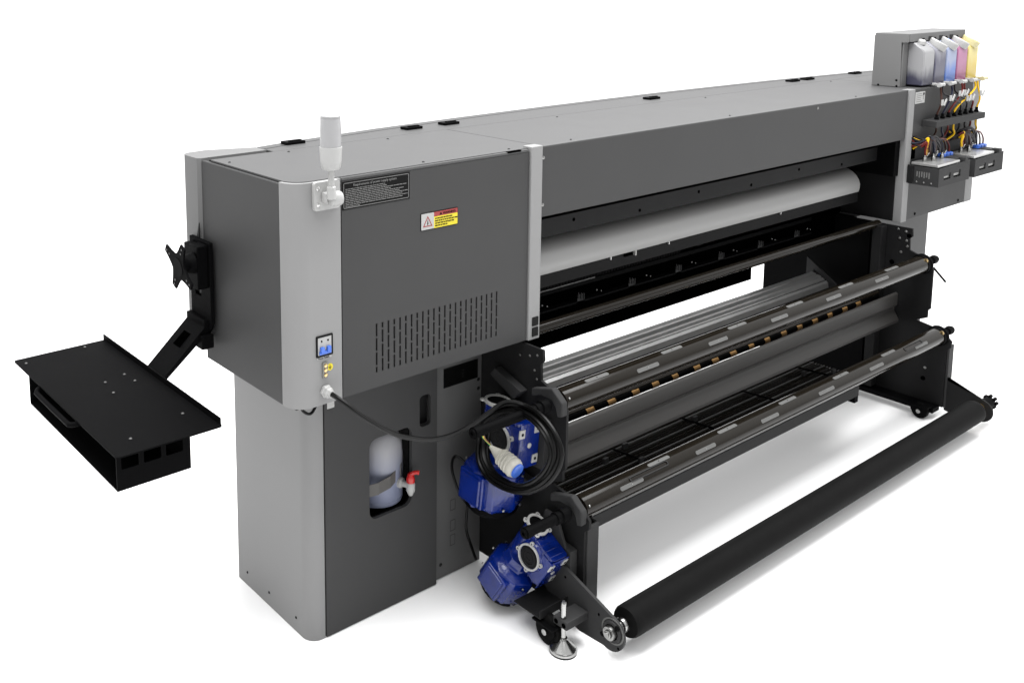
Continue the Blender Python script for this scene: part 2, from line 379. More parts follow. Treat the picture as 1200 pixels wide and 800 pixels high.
textmesh('rating_text', 'MODEL\nVOLTAGE\nSERIAL', .010, face_y(3.270, -.0014, 1.372), M['text'], pb) if False else None
pt = MB()
for i in range(5): pt.box(3.270, 3.270 + random.uniform(.03, .06), -.0014, -.001, 1.376 - i * .0085, 1.3785 - i * .0085)
pt.box(3.335, 3.340, -.0014, -.001, 1.35, 1.375)
pt.build('rating_lines', M['text'], pb)
# lower cabinets -------------------------------------------------
lc = MB()
lc.box(.165, .835, .57, .58, .006, .80).box(.165, .835, .21, .57, .006, .02)
lc.box(.634, .642, .21, .57, .02, .80)
lc = lc.build('lower_cabinet', M['void'], P, label='left pedestal with pale side and dark service door')
side = [(.152, .586), (.152, .222)] + arc(.194, .2165, .042, 180, 270, 8) + [(.2045, .1745), (.2045, .19), (.165, .22), (.165, .586)]
MB().prism(side, 'z', .0, .811).build('wrapped_side', M['light2'], lc, smooth=True, bevel=.002)
door_holes = [rr(.3655, .5285, .309, .562, .028), rr(.5585, .6045, .546, .646, .014)]
dr = MB().prism([(.2070, .004), (.6290, .004), (.6290, .811), (.2070, .811)], 'y', .171, .183, door_holes).build('service_door', M['dark'], lc)
MB().prism(rr(.3635, .5305, .307, .564, .030), 'y', .1835, .190, [rr(.3655, .5285, .309, .562, .028)]).build('opening_edge', M['black'], dr)
MB().box(.55, .612, .20, .205, .54, .65).build('handle_recess', M['stand'], dr)
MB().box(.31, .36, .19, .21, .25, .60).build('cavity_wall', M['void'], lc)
gp = MB().box(.6320, .8315, .186, .57, .004, .811).build('connector_panel', mat('mid_grey_panel', (.080, .080, .080), .55, spec=.25, var=.04, vscale=3), lc, bevel=.002)
MB().box(.668, .8125, .1845, .186, .638, .7005).build('display_window', M['black_print'], gp)
for i, (x, z) in enumerate(((.745, .665), (.745, .655), (.745, .676))): MB().box(x, x + .008, .1838, .1845, z, z + .005).build('display_mark', M['stand'], gp)
screws([(.817, .186, .63), (.817, .186, .60), (.66, .186, .05)], gp, (0, -1, 0), .006, M['stand'], 'plug')
kn_ = MB()
for z in (.22, .15, .10):
    for a in ((.70, .72, z, z + .0015), (.70, .72, z + .035, z + .0365), (.70, .7012, z, z + .035), (.72, .7212, z, z + .036)): kn_.box(a[0], a[1], .1853, .186, a[2], a[3])
kn_.build('knockouts', M['dark'], gp)
screws([(.152, y, .045) for y in (.25, .40, .53)], lc, (-1, 0, 0), .004, M['stand'])
rl_ = MB().box(3.165, 3.88, .185, .585, 0.0, .81).build('right_pedestal', M['black'], P)
MB().box(3.172, 3.895, .175, .60, .0, .811).build('pedestal_shell', M['top'], rl_, bevel=.003)  # light paint standing in shade; the shade is put into this darker grey
MB().box(3.150, 3.164, .10, .60, .02, .806).build('pedestal_side', M['black'], rl_)  # inner face coloured black to carry the shade it lies in

# waste tank in the door opening (stands inside: its own thing)
wt = root('waste_bottle', 'milky waste bottle with red-handled white tap behind the door opening', 'bottle', (.47, .27, .31))
wm = two_tone('milky_bottle', (.14, .155, .22), (.24, .24, .255), .135, .05, .45, .06, .0)
MB().lathe((0, 0, 0), (0, 0, 1), [(0, .070), (.004, .078), (.015, .080), (.017, .0785), (.019, .080), (.15, .080), (.185, .077), (.215, .066), (.235, .045), (.243, .022)], 40).build('tank', wm, wt, smooth=True)
tap = MB().lathe((.032, -.078, .068), (.35, -1, 0), [(-.02, .016), (.004, .016), (.006, .0095), (.030, .0095)], 20)
tap.lathe((.0455, -.108, .036), (0, 0, 1), [(0, .006), (.006, .009), (.016, .0135), (.036, .0140), (.042, .011)], 20)
tap = tap.build('tap', M['white'], wt, smooth=True)
hm = MB().lathe((.0455, -.108, .078), (0, 0, 1), [(0, .0125), (.010, .0135), (.018, .0115), (.027, .009), (.030, .006)], 18)
hm.tube([(.0455, -.108, .098), (.049, -.113, .107), (.057, -.120, .111), (.064, -.127, .110)], .0062, 8, 4)
hm.build('tap_handle', M['red'], tap, smooth=True)
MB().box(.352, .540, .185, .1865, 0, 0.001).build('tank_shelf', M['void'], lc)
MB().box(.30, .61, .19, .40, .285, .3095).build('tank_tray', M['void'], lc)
# strap (bolted to the cabinet)
sp_ = MB()
pts = [(.352, .196), (.372, .190), (.41, .1835), (.455, .1835), (.505, .198), (.545, .232)]
zs = [0.0, .0, .0, .006, .022, .036]
for (a, za), (b, zb_) in zip(list(zip(pts, zs)), list(zip(pts, zs))[1:]):
    va = [sp_.bm.verts.new((a[0], a[1], .374 + za)), sp_.bm.verts.new((b[0], b[1], .374 + zb_)), sp_.bm.verts.new((b[0], b[1], .412 + zb_)), sp_.bm.verts.new((a[0], a[1], .412 + za))]
    sp_.bm.faces.new(va)
so = sp_.build('bottle_strap', M['band'], P); so.modifiers.new('s', 'SOLIDIFY').thickness = .002

# ================================================================ MONITOR BRACKET + KEYBOARD SHELF
mb = MB().prism([(.395, .935), (.395, 1.172), (.515, 1.172), (.515, .88), (.44, .88)], 'x', -.022, -.010, [rr(.452, .486, 1.005, 1.03, .002)]).build('wall_bracket', M['shelf'], P, bevel=.002, label='black bracket on the cabinet side')
arm = MB()
prof = [(-.012, .945), (-.012, .915), (-.155, .800), (-.172, .800), (-.034, .925), (-.034, .945)]
arm.prism(prof, 'y', .415, .525)
arm.build('shelf_arm', M['shelf'], P, bevel=.002)
MB().obox(Matrix.Translation((-.078, .470, .886)) @ Matrix.Rotation(math.radians(-40.5), 4, 'Y'), .048, .038, .003).build('arm_slot', M['void'], P)
MB().box(-.05, -.012, .40, .44, .865, .905).build('arm_clamp', M['black'], P, bevel=.003)
ms = MB(); ms.box(-.055, -.022, .405, .455, 1.04, 1.165).box(-.048, -.022, .455, .50, 1.05, 1.16)
ms.lathe((-.055, .425, 1.115), (-1, .1, 0), [(0, .030), (.02, .028), (.035, .020), (.05, .014)], 20)
ms.build('mount_block', M['black'], P, bevel=.003, smooth=True)
# cross-shaped screen plate with concave edges
def xplate(R=.078, t=.018):
    P_ = []
    for k in range(4):
        a = math.radians(45 + 90 * k); d = Vector((math.cos(a), math.sin(a))); n = Vector((-d.y, d.x))
        for s in (-1, 1): p = d * R + n * s * .011; P_.append((p.x, p.y))
        a2 = math.radians(90 + 90 * k)
        for da in (-28, -14, 0, 14, 28):
            q = math.radians(math.degrees(a2) + da); rr_ = .036 + .018 * (abs(da) / 28) ** 2
            P_.append((rr_ * math.cos(q), rr_ * math.sin(q)))
    return P_
xp_ = MB().prism(xplate(), 'z', -.003, .003)
xm = Matrix.Translation((-.125, .378, 1.128)) @ Matrix.Rotation(math.radians(-96), 4, 'Y') @ Matrix.Rotation(math.radians(12), 4, 'Z')
xp_.lathe((0, 0, -.030), (0, 0, 1), [(0, .014), (.012, .02), (.022, .032), (.030, .034)], 24)
xp_.xf(xm).build('screen_mount_plate', M['shelf'], P, bevel=.001, smooth=True)
MB().lathe((0, 0, .0032), (0, 0, 1), [(0, .027), (.001, .027)], 24).xf(xm).build('mount_hub', M['black'], P)
screws([], P) if False else None
sc = MB()
for k in range(4):
    a = math.radians(45 + 90 * k)
    for r_ in (.068, .052): sc.lathe((r_ * math.cos(a), r_ * math.sin(a), .003), (0, 0, 1), [(0, .003), (.001, .003)], 8)
sc.xf(xm).build('mount_holes', M['slot'], P)
# shelf: top plate with raised lip, box below
ks = MB().prism(rr(-.452, -.170, .068, .815, .010), 'z', .798, .802).build('keyboard_shelf', M['shelf'], P, bevel=.001, label='black keyboard shelf with drawer box below')
MB().box(-.174, -.170, .078, .82, .798, .818).build('raised_lip', M['shelf'], ks, bevel=.001)
screws([(x, y, .802) for x, y in ((-.43, .77), (-.245, .79), (-.30, .50), (-.23, .46), (-.31, .42), (-.235, .52), (-.22, .19), (-.385, .14))], ks, (0, 0, 1), .0042, M['slot'])
bx = MB()
bx.box(-.440, -.246, .10, .72, .700, .704)
bx.box(-.440, -.246, .716, .72, .704, .796)
bx.box(-.250, -.246, .104, .716, .704, .796)
bx.box(-.440, -.425, .104, .716, .783, .797)
bx.build('drawer_box', M['shelf'], ks, bevel=.0006)
eh = [rr(-.428 + k * .058, -.428 + k * .058 + .046, .752, .790, .004, 3) for k in range(3)]
MB().prism([(-.440, .700), (-.246, .700), (-.246, .797), (-.440, .797)], 'y', .0995, .1035, eh).build('end_plate', M['shelf'], ks)
MB().tube([(-.440, .60, .792), (-.452, .598, .790), (-.463, .585, .787), (-.465, .56, .786), (-.465, .36, .786), (-.463, .335, .787), (-.452, .322, .790), (-.440, .32, .792)], .0068, 10, 4).build('pull_handle', M['shelf'], ks, smooth=True)

# ================================================================ STAND
PLX, PRX = .832, 3.165
outline = [(.26, .802), (-.072, .802), (-.075, .768), (-.064, .757), (-.066, .706), (-.135, .680), (-.168, .646), (-.168, .466), (-.158, .456), (-.158, .424),
           (-.10, .405), (-.112, .402), (-.225, .382), (-.262, .345), (-.262, .318), (-.246, .306), (-.246, .045), (.26, .030)]
outline = [p for p in outline if p != (-.10, .405)]
def plate(x, flip):
    o = MB().prism(outline, 'x', x, x + .010).build('stand_plate', M['stand'], P, bevel=.001)
    return o
lp = plate(PLX, 0); rp = plate(PRX, 1)
# upright posts at the front edge
MB().box(PLX + .010, PLX + .060, -.250, -.242, .040, .318).build('upright', M['standl'], lp, bevel=.002)
MB().box(PLX + .052, PLX + .060, -.242, -.19, .040, .318).build('upright_web', M['stand'], lp)
MB().box(PRX + .003, PRX + .046, -.256, -.2465, .045, .322).build('upright', M['standl'], rp, bevel=.002)
MB().box(3.105, 3.155, .03, .07, .06, .80).build('inner_post', M['stand'], rp, bevel=.003)
MB().box(3.100, PRX, -.235, .14, .030, .052).build('base_channel', M['black'], rp, bevel=.002)
screws([(PRX, y, z) for y, z in ((-.012, .79), (-.045, .785), (-.02, .75), (-.05, .745), (-.055, .72), (-.03, .69))], rp, (-1, 0, 0), .006)
screws([(PRX, -.165, .20)], rp, (-1, 0, 0), .006)
screws([(PRX, -.06, .768), (PRX, -.16, .15), (3.153, .0, .64)], rp, (-1, 0, 0), .010, M['void'], 'hole')
screws([(PLX, y, z) for y, z in ((-.05, .78), (-.02, .77), (-.04, .73), (.02, .76), (-.05, .705))], lp, (-1, 0, 0), .004, M['slot'])
# shaft bearings brackets (hook shaped guards)
def guard(cy, cz, x, parent):
    g = [(.075, .020), (-.005, .045), (-.046, .012), (-.046, -.030), (-.028, -.036), (-.020, -.008), (-.002, .012), (.035, .012), (.075, -.005)]
    o = MB().prism([(cy + a, cz + b) for a, b in g], 'x', x - .024, x).build('shaft_guard', M['standl'], parent, bevel=.004)
    return o
guard(-.125, .664, PLX, lp); guard(-.208, .364, PLX, lp)
MB().prism([(-.015, .66), (.10, .70), (.12, .675), (.02, .625)], 'x', PLX - .03, PLX - .001).build('guard_tail', M['standl'], lp, bevel=.003)
MB().prism([(-.08, .385), (.03, .40), (.03, .37), (-.05, .34)], 'x', PLX - .03, PLX - .001).build('guard_tail', M['standl'], lp, bevel=.003)
MB().prism([(-.165, .325), (-.120, .33), (-.06, .17), (-.115, .125), (-.205, .165), (-.205, .235)], 'x', PLX - .030, PLX - .020).build('motor_plate', M['standl'], lp, bevel=.002)
MB().prism([(-.222, .240), (-.180, .245), (-.175, .165), (-.222, .160)], 'x', PLX - .030, PLX - .001).build('motor_spacer', M['standl'], lp, bevel=.002)
MB().prism([(-.11, .60), (-.07, .61), (-.05, .44), (-.10, .44)], 'x', PLX - .022, PLX - .001).build('motor_plate', M['standl'], lp, bevel=.002)
# roller arm (left) with bearing
def armpoly(hy, hz, r=.052):
    p = [(-.16, .205), (-.11, .06), (-.24, .022), (-.30, .022)]
    c = arc(hy, hz - .012, r, 235, 370 if False else 405, 12)
    return p + [(y if False else y, z) for y, z in arc(hy, hz - .008, r, 250, 50 - 360 + 360 if False else 50, 1)][:0] + \
        [(hy - r * math.cos(math.radians(a)) if False else hy + r * math.cos(math.radians(a)), hz - .008 + r * math.sin(math.radians(a))) for a in range(-60, -241, -15)][::1]
HY, HZ = -.390, .092
arm_l = [(-.150, .215), (-.105, .12), (-.20, .045), (-.27, .026)] + [(HY + .014 + .052 * math.cos(math.radians(a)), HZ - .012 + .052 * math.sin(math.radians(a))) for a in range(-70, -251, -12)]
la = MB().prism(arm_l, 'x', PLX - .042, PLX - .032).build('roller_arm', M['standl'], P, bevel=.0015, label='left swing arm holding the black roller')
MB().prism([(-.150, .212), (-.110, .13), (-.20, .05), (-.25, .12)], 'x', PLX - .032, PLX - .001).build('arm_block', M['stand'], la)
screws([(PLX - .042, y, z) for y, z in ((-.16, .165), (-.215, .165), (-.34, .115), (-.41, .05))], la, (-1, 0, 0), .0035, M['void'], 'hole')
ra_ = MB().prism([(-.15, .20), (-.24, .19), (-.25, .035), (-.30, .022)] + [(HY + .048 * math.cos(math.radians(a)), HZ - .010 + .048 * math.sin(math.radians(a))) for a in range(-70, -251, -12)], 'x', PRX + .005, PRX + .015).build('roller_arm', M['stand'], P, bevel=.0015, label='right swing arm holding the black roller')
bh = MB().ring((PLX - .050, HY, HZ), (PLX - .042, HY, HZ), .031, .022)
bh = bh.build('bearing_flange', M['standl'], la, bevel=.001, smooth=True)
b2 = MB().ring((PLX - .062, HY, HZ), (PLX - .046, HY, HZ), .019, .012)
b2.lathe((PLX - .045, HY, HZ), (-1, 0, 0), [(0, .011), (.022, .011), (.023, .008), (.027, .008)], 16)
b2.build('arm_bearing', M['screw'], la, smooth=True)
MB().ring((PLX - .0435, HY, HZ), (PLX - .0425, HY, HZ), .038, .0335).build('adjust_slot', M['slot'], la)
screws([(PLX - .050, HY - .020, HZ + .022), (PLX - .050, HY + .030, HZ - .022)], la, (-1, 0, 0), .0075, M['black'])
# swing roller
sr = MB().lathe((PLX + .012, HY, HZ + .003), (1, 0, 0), [(0, .024), (0.001, .042), (.010, .0455), (.03, .046), (2.248, .046), (2.265, .0455), (2.273, .042), (2.274, .02)], 48).build('swing_roller', M['rubber'], P, smooth=True, label='long black rubber roller at the front')
MB().cyl((PLX - .032, HY, HZ + .003), (PLX + .013, HY, HZ + .003), .015, n=20).build('roller_journal', M['steel'], sr, smooth=True)
MB().lathe((PLX - .014, HY, HZ + .003), (1, 0, 0), [(0, .015), (.001, .022), (.014, .022), (.015, .015)], 20).build('journal_collar', M['steel'], sr, smooth=True)
MB().cyl((3.118, HY, HZ + .003), (3.22, HY, HZ + .003), .018, n=20).build('roller_journal', M['brass'], sr, smooth=True)
kb = MB(); kb.lathe((3.21, HY, HZ + .003), (1, 0, 0), [(0, .022), (.03, .024), (.05, .024), (.055, .018)], 20)
for k in range(8):
    a = 2 * PI * k / 8; kb.cyl((3.255, HY + .024 * math.cos(a), HZ + .003 + .024 * math.sin(a)), (3.275, HY + .024 * math.cos(a), HZ + .003 + .024 * math.sin(a)), .007, n=8)
kb.build('roller_knob', M['black'], sr, smooth=True)
# air shafts
def air_shaft(cy, cz, xa, xb, A, B, ph, ext0, label):
    s = MB().cyl((PLX + .012, cy, cz), (PRX - .002, cy, cz), .0365, n=48).build('air_shaft', M['shaft'], P, smooth=True, label=label)
    def leaf(x0, x1, ang):
        l = MB(); R = .0368
        pts_ = []
        L = x1 - x0
        l.prism(rr(0, L, -.0062, .0062, .006, 4), 'z', 0, .0022)
        mt = Matrix.Translation((x0, cy, cz)) @ Matrix.Rotation(math.radians(ang), 4, 'X') @ Matrix.Translation((0, 0, R - .0012))
        o = l.xf(mt).build('leaf', M['slot'], s, bevel=.0006)
        d = MB().cyl((L / 2, 0, .0022), (L / 2, 0, .003), .0022, n=8).xf(mt).build('leaf_pin', M['steel'], o)
    for x0 in A: leaf(x0, x0 + .106, ph[0])
    for x0 in B: leaf(x0, x0 + .108, ph[1])
    h = MB()
    h.cyl((ext0, cy, cz), (PLX - .03, cy, cz), .0150, n=24)
    h.cyl((ext0 - .004, cy, cz), (ext0 + .02, cy, cz), .0165, n=24)
    h.ring((ext0 - .010, cy, cz), (ext0 - .003, cy, cz), .0125, .006)
    h.lathe((PLX - .09, cy, cz), (1, 0, 0), [(0, .015), (.002, .0185), (.012, .0185), (.014, .016), (.022, .016), (.024, .021), (.05, .021)], 24)
    h.build('shaft_stub', M['black'], s, smooth=True)
    k = MB().cyl((PRX + .012, cy, cz), (PRX + .115, cy, cz), .011, n=16)
    k.lathe((PRX + .075, cy, cz), (1, 0, 0), [(0, .012), (.003, .017), (.03, .019), (.045, .015), (.047, .008)], 20)
    k.build('end_handle', M['black'], s, smooth=True)
    MB().lathe((PRX - .002, cy, cz), (-1, 0, 0), [(0, .044), (.010, .044), (.012, .0395), (.03, .0395)], 32).build('end_collar', M['black'], s, smooth=True)
    MB().lathe((PRX - .033, cy - .024, cz + .024), (-1, 0, 0), [(0, .010), (.003, .010), (.004, .006)], 16).build('air_valve', M['brass'], s, smooth=True)
    screws([(PLX + .022, cy - .034, cz + .018)], s, (0, -.85, .5), .0035)
    return s
us = air_shaft(-.125, .659, 0, 0, [.952 + .3705 * k for k in range(6)], [1.171 + .377 * k for k in range(5)], (14, 57), .505, 'upper dark shaft with pale rubber leaves')
ls = air_shaft(-.210, .360, 0, 0, [1.156 + .3705 * k for k in range(5)], [.997 + .376 * k for k in range(6)], (14, 57), .625, 'lower dark shaft with pale rubber leaves')
for x0, x1 in ((1.05, 1.235), (2.80, 2.95)):
    mt = Matrix.Translation((x0, -.210, .360)) @ Matrix.Rotation(math.radians(38), 4, 'X') @ Matrix.Translation((0, 0, .0376))
    MB().prism(rr(0, x1 - x0, -.008, .008, .0078, 4), 'z', 0, .0018, [rr(.003, x1 - x0 - .003, -.0055, .0055, .005, 4)]).xf(mt).build('key_slot', M['standl'], ls)
MB().cyl((PRX + .02, -.16, .645), (PRX + .05, -.20, .585), .0045, n=10).build('lock_lever', M['black'], rp)
# tape-wrapped tube
tt = MB().cyl((.90, .04, .489), (3.10, .04, .489), .0205, n=24).build('taped_tube', M['black'], P, smooth=True, label='black tube with tan tape bands')
for k in range(18):
    x = .9 + .01 + .1172 * k + random.uniform(-.006, .006)
    if x > 3.0: break
    MB().cyl((x, .04, .489), (x + random.uniform(.032, .040), .04, .489), .0213, n=24).xf(Matrix.Translation((.489 * .55, 0, 0)) @ Matrix(((1, 0, -.55, 0), (0, 1, 0, 0), (0, 0, 1, 0), (0, 0, 0, 1)))).build('tape_band', M['tan'], tt, smooth=True)
MB().cyl((.90, .005, .520), (3.05, .005, .520), .008, n=12).build('tie_rod', M['shaft'], P, smooth=True)
# aluminium rail
prof = [(a, b - .020) for a, b in [(.235, .475), (.235, .500), (.238, .520), (.248, .528), (.252, .524), (.256, .533), (.266, .538), (.269, .534), (.273, .543), (.290, .548), (.293, .543), (.297, .551), (.316, .555), (.316, .48)]]
ar = MB().prism(prof, 'x', PLX + .015, 3.075).build('extruded_rail', M['alu'], P, label='ribbed aluminium rail')
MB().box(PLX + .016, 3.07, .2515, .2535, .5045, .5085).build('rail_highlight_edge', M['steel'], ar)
MB().prism([(.20, .478), (.20, .50), (.345, .60), (.345, .478)], 'x', 3.076, 3.084, [[(.245, .492), (.245, .505), (.31, .55), (.31, .492)]]).build('rail_bracket', M['standl'], P)
MB().box(PLX + .012, 3.12, .10, .235, .458, .478).build('cross_tube', M['black'], P, bevel=.003)
# large cross beam
prof = [(-.036, .512), (-.042, .507), (-.042, .456), (-.036, .449), (-.018, .446), (-.018, .438), (-.028, .434), (-.052, .392), (-.052, .380), (.02, .380), (.02, .41), (-.028, .42), (-.030, .512)]
cb = MB().prism(prof, 'x', PLX + .012, 3.142).build('cross_beam', mat('brown_grey_anodised', (.031, .0295, .028), .45, spec=.25, var=.08, vscale=4), P, bevel=.002, label='deep charcoal cross beam')
# heater tray with rods
ht = MB().box(PLX + .012, 2.70, -.118, .25, .232, .246).build('dryer_tray', M['black'], P, label='black rod grille tray between the shafts')
for k in range(30):
    y = -.112 + k * .0122
    MB().cyl((PLX + .012, y, .262), (2.69, y, .262), .0024 + .0008 * (k % 5 == 0), n=8).build('grille_rod', M['shaft'] if k % 4 else M['slot'], ht, smooth=True)  # some rods take a paler colour, glints painted into the grille
for x in (.98, 1.40, 1.80, 2.2, 2.6): MB().tube([(x, -.115, .270), (x - .03, .02, .272), (x - .05, .2, .270)], .0042, 8, 3).build('cross_tie', M['black'], ht, smooth=True)
for x, y in ((.99, .05), (1.26, .03), (1.40, .06), (1.36, -.04), (1.78, .04), (2.17, .10), (2.5, .02), (2.62, -.04)):
    MB().box(x, x + .022, y, y + .010, .266, .284).build('wire_clip', M['standl'], ht)
lb_ = MB().box(PLX + .012, 2.572, -.172, -.135, .232, .274).build('front_bar', M['standl'], P, bevel=.002, label='lower grey front bar')
MB().box(2.545, 2.573, -.170, -.138, .205, .232).build('bar_foot', M['black'], lb_, bevel=.002)
MB().box(PLX + .012, 2.572, -.134, -.115, .236, .285).build('front_bar_lip', M['black'], lb_)
# casters
def caster(x, y, parent, h=.04):
    c = MB(); c.prism([(y - .034, h + .022), (y - .036, h), (y - .022, h - .024), (y + .018, h - .024), (y + .034, h), (y + .036, h + .022)], 'x', x - .018, x - .013)
    c.prism([(y - .034, h + .022), (y - .036, h), (y - .022, h - .024), (y + .018, h - .024), (y + .034, h), (y + .036, h + .022)], 'x', x + .013, x + .018)
    c.box(x - .03, x + .03, y - .04, y + .04, h + .021, h + .028)
    c = c.build('caster', M['black'], P, bevel=.002)
    MB().lathe((x - .012, y, h - .002), (1, 0, 0), [(0, h * .75), (.003, h - .003), (.021, h - .003), (.024, h * .75)], 32).build('wheel', M['rubber'], c, smooth=True)
    MB().lathe((x - .018, y, h - .002), (-1, 0, 0), [(0, .009), (.004, .009), (.005, .005)], 12).build('axle_nut', M['steel'], c, smooth=True)
caster(.705, -.232, P, .046); caster(3.09, -.19, P, .036)
ch = MB().prism([(-.225, .082), (-.225, .108), (-.221, .108), (-.221, .086), (-.12, .086), (-.12, .082)], 'x', .675, PLX - .002).build('caster_channel', M['stand'], P, bevel=.001)
MB().box(PLX - .03, PLX - .0125, -.26, .05, .052, .120).build('channel_web', M['stand'], ch, bevel=.002)
# levelling foot
lf = MB().prism([(-.303, .080), (-.303, .104), (-.252, .104), (-.252, .080)], 'x', .698, PLX - .043).build('foot_block', M['standl'], P, bevel=.003)
screws([(.698, -.292, .092), (.698, -.264, .092)], lf, (-1, 0, 0), .007, M['void'], 'hole')
ft = MB().lathe((.712, -.279, 0), (0, 0, 1), [(.006, .040), (.012, .040), (.016, .037), (.036, .013), (.040, .011), (.044, .012), (.046, .008), (.075, .008), (.100, .008)], 40).build('levelling_foot', M['steel'], P, smooth=True)
MB().lathe((.712, -.279, 0), (0, 0, 1), [(0, .038), (.003, .0395), (.006, .0395)], 40).build('foot_pad', M['rubber'], ft, smooth=True)
MB().lathe((.712, -.279, .100), (0, 0, 1), [(0, .008), (.005, .0085), (.050, .0085), (.054, .006)], 16).build('foot_stud', M['steel'], ft, smooth=True)

# ================================================================ GEAR MOTORS
def gearmotor(G, adir, label, k_=1.):
    """G centre of the gearbox; adir direction from gearbox to motor; bore along -x"""
    z = Vector(adir).normalized(); x = Vector((-1, 0, 0)); x = (x - z * x.dot(z)).normalized(); y = z.cross(x)
    F = Matrix((x, y, z)).transposed().to_4x4(); F = F @ Matrix.Scale(k_, 4); F.translation = Vector(G)
    g = MB()
    # worm wheel housing: fat drum round the bore, boxed at the back
    g.lathe((-.045, 0, 0), (1, 0, 0), [(0, .060), (.06, .060), (.075, .054), (.082, .048)], 8)
    g.prism(rr(-.045, .030, -.066, .060, .012, 3), 'z', -.062, .062)
    g.box(-.045, .034, -.070, -.03, -.052, .052)
    # worm tube and input flange
    g.cyl((0, .052, -.075), (0, .052, .07), .034, n=20)
    g.lathe((0, .035, .055), (0, 0, 1), [(0, .050), (.02, .054), (.028, .060), (.034, .060)], 8)
    g = g.xf(F).build('gear_motor', M['blue'], P, bevel=.004, smooth=True, label=label, seg=3)
    rb = MB()
    for k in range(7): rb.box(-.042, .033, -.072 + k * .021, -.069 + k * .021, -.064, .064)
    rb.xf(F).build('casting_ribs', M['blue'], g, bevel=.001)
    r = MB().ring((.036, 0, 0), (.043, 0, 0), .0425, .037)
    for k in range(4):
        a = math.radians(90 * k + 20); r.ring((.034, .047 * math.cos(a), .047 * math.sin(a)), (.041, .047 * math.cos(a), .047 * math.sin(a)), .0070, .0035, 12)
    r.xf(F).build('bore_ring', M['lug'], g, smooth=True)
    b = MB().lathe((.030, 0, 0), (1, 0, 0), [(0, .036), (.008, .0355), (.009, .029), (.0115, .029), (.012, .023), (.0092, .022), (.009, .015), (.0105, .014), (.0105, .010), (.0085, .009)], 32).xf(F).build('bore_hub', M['stand'], g, smooth=True)
    # worm end cover, away from the motor
    r2 = MB().ring((0, .052, -.081), (0, .052, -.074), .038, .030)
    for k in range(4):
        a = math.radians(90 * k + 45); r2.ring((.041 * math.cos(a), .052 + .041 * math.sin(a), -.079), (.041 * math.cos(a), .052 + .041 * math.sin(a), -.074), .008, .004, 10)
    r2.xf(F).build('end_ring', M['lug'], g, smooth=True)
    MB().lathe((0, .052, -.074), (0, 0, -1), [(0, .030), (.004, .030), (.0045, .018)], 24).xf(F).build('end_plug', M['black'], g, smooth=True)
    # machined mounting pads on the front side (-y local points to the viewer's right)
    for xx, zz in ((.028, -.038), (-.030, -.044), (-.030, .042)):
        p = MB().box(xx - .0105, xx + .0105, -.0745, -.0700, zz - .012, zz + .012).xf(F).build('mounting_pad', M['lug'], g, bevel=.001)
        MB().cyl((xx, -.0747, zz), (xx, -.0755, zz), .0042, n=10).xf(F).build('pad_hole', M['void'], p)
    MB().lathe((-.004, -.070, 0), (0, -1, 0), [(0, .0075), (.004, .0075), (.005, .003)], 10).xf(F).build('filler_plug', M['lug'], g, smooth=True)
    # motor
    m = MB()
    m.lathe((.012, .03, .085), (0, 0, 1), [(0, .060), (.006, .070), (.010, .080), (.020, .084), (.105, .086), (.120, .076)], 8)
    m.box(.03, .100, -.015, .075, .100, .190)
    m = m.xf(F).build('motor_body', M['blue'], g, bevel=.004, smooth=True, seg=3)
    MB().lathe((.012, .03, .200), (0, 0, 1), [(0, .076), (.012, .075), (.026, .062), (.028, .03)], 32).xf(F).build('motor_cap', M['black'], m, smooth=True)
    for k in range(8):
        a = math.radians(45 * k + 22.5)
        for z_ in (.104, .188):
            MB().lathe((.012 + .082 * math.cos(a), .03 + .082 * math.sin(a), z_), Vector((math.cos(a), math.sin(a), 0)), [(0, .004), (.004, .004), (.005, .002)], 8).xf(F).build('motor_bolt', M['screw'], m, smooth=True)
    c = MB().box(.098, .105, -.007, .067, .106, .184)
    c.xf(F).build('terminal_cover', M['blue'], m, bevel=.004, seg=3)
    MB().lathe((.045, .075, .14), (0, 1, .2), [(0, .011), (.012, .011), (.016, .008), (.024, .008)], 10).xf(F).build('cable_entry', M['white'], m, smooth=True)
    return g
gearmotor((.755, -.135, .213), (-.08, .50, -.86), 'lower blue gear motor tilted towards the floor', .93)
gearmotor((.762, -.005, .532), (-.06, .05, -1), 'upper blue gear motor hanging upright', 1.1)
# motor leads
MB().tube([(.700, .10, .405), (.68, .14, .43), (.655, .13, .40), (.66, .10, .33), (.685, .09, .29)], .0045, 8).build('motor_lead', M['cable'], P, smooth=True)
MB().tube([(.685, .09, .29), (.69, .10, .25), (.69, .10, .20), (.68, .07, .17), (.655, .02, .155)], .0045, 8).build('motor_lead', M['cable'], P, smooth=True)

# ================================================================ POWER CABLE hung on the upper shaft stub
pc = root('power_cable', 'coiled black power cable with cream plug hanging on the upper shaft end', 'cable', (.72, -.09, .40))
def rel(p): return (p[0] - .72, p[1] + .09, p[2] - .40)
run = [(.093, -.030, .847), (.098, -.05, .842), (.118, -.07, .822), (.14, -.082, .800), (.193, -.10, .757), (.245, -.105, .722), (.293, -.108, .700), (.36, -.108, .675), (.445, -.10, .661), (.53, -.09, .664), (.60, -.085, .678), (.66, -.09, .694)]
cy_, cz_ = -.112, .556
nl = 8
for k in range(nl * 14 + 5):
    a = math.radians(84 - 360 * k / 14); j = k // 14
    ry = .172 + .007 * math.sin(k * .45 + j * 1.3) - .0042 * j; rz = .124 + .005 * math.cos(k * .4 + j * 2) - .0035 * j
    dy = -ry * math.cos(a)
    run.append((.700 - .045 * max(0, -math.sin(a)) - .03 * max(0, math.cos(a)) + .006 * math.sin(k * .5 + j) + .006 * (j % 3), cy_ + dy, cz_ + rz * math.sin(a) - .22 * dy))
MB().tube([rel(p) for p in run], .0066, 8, 4).build('cable_sheath', M['cable'], pc, smooth=True)
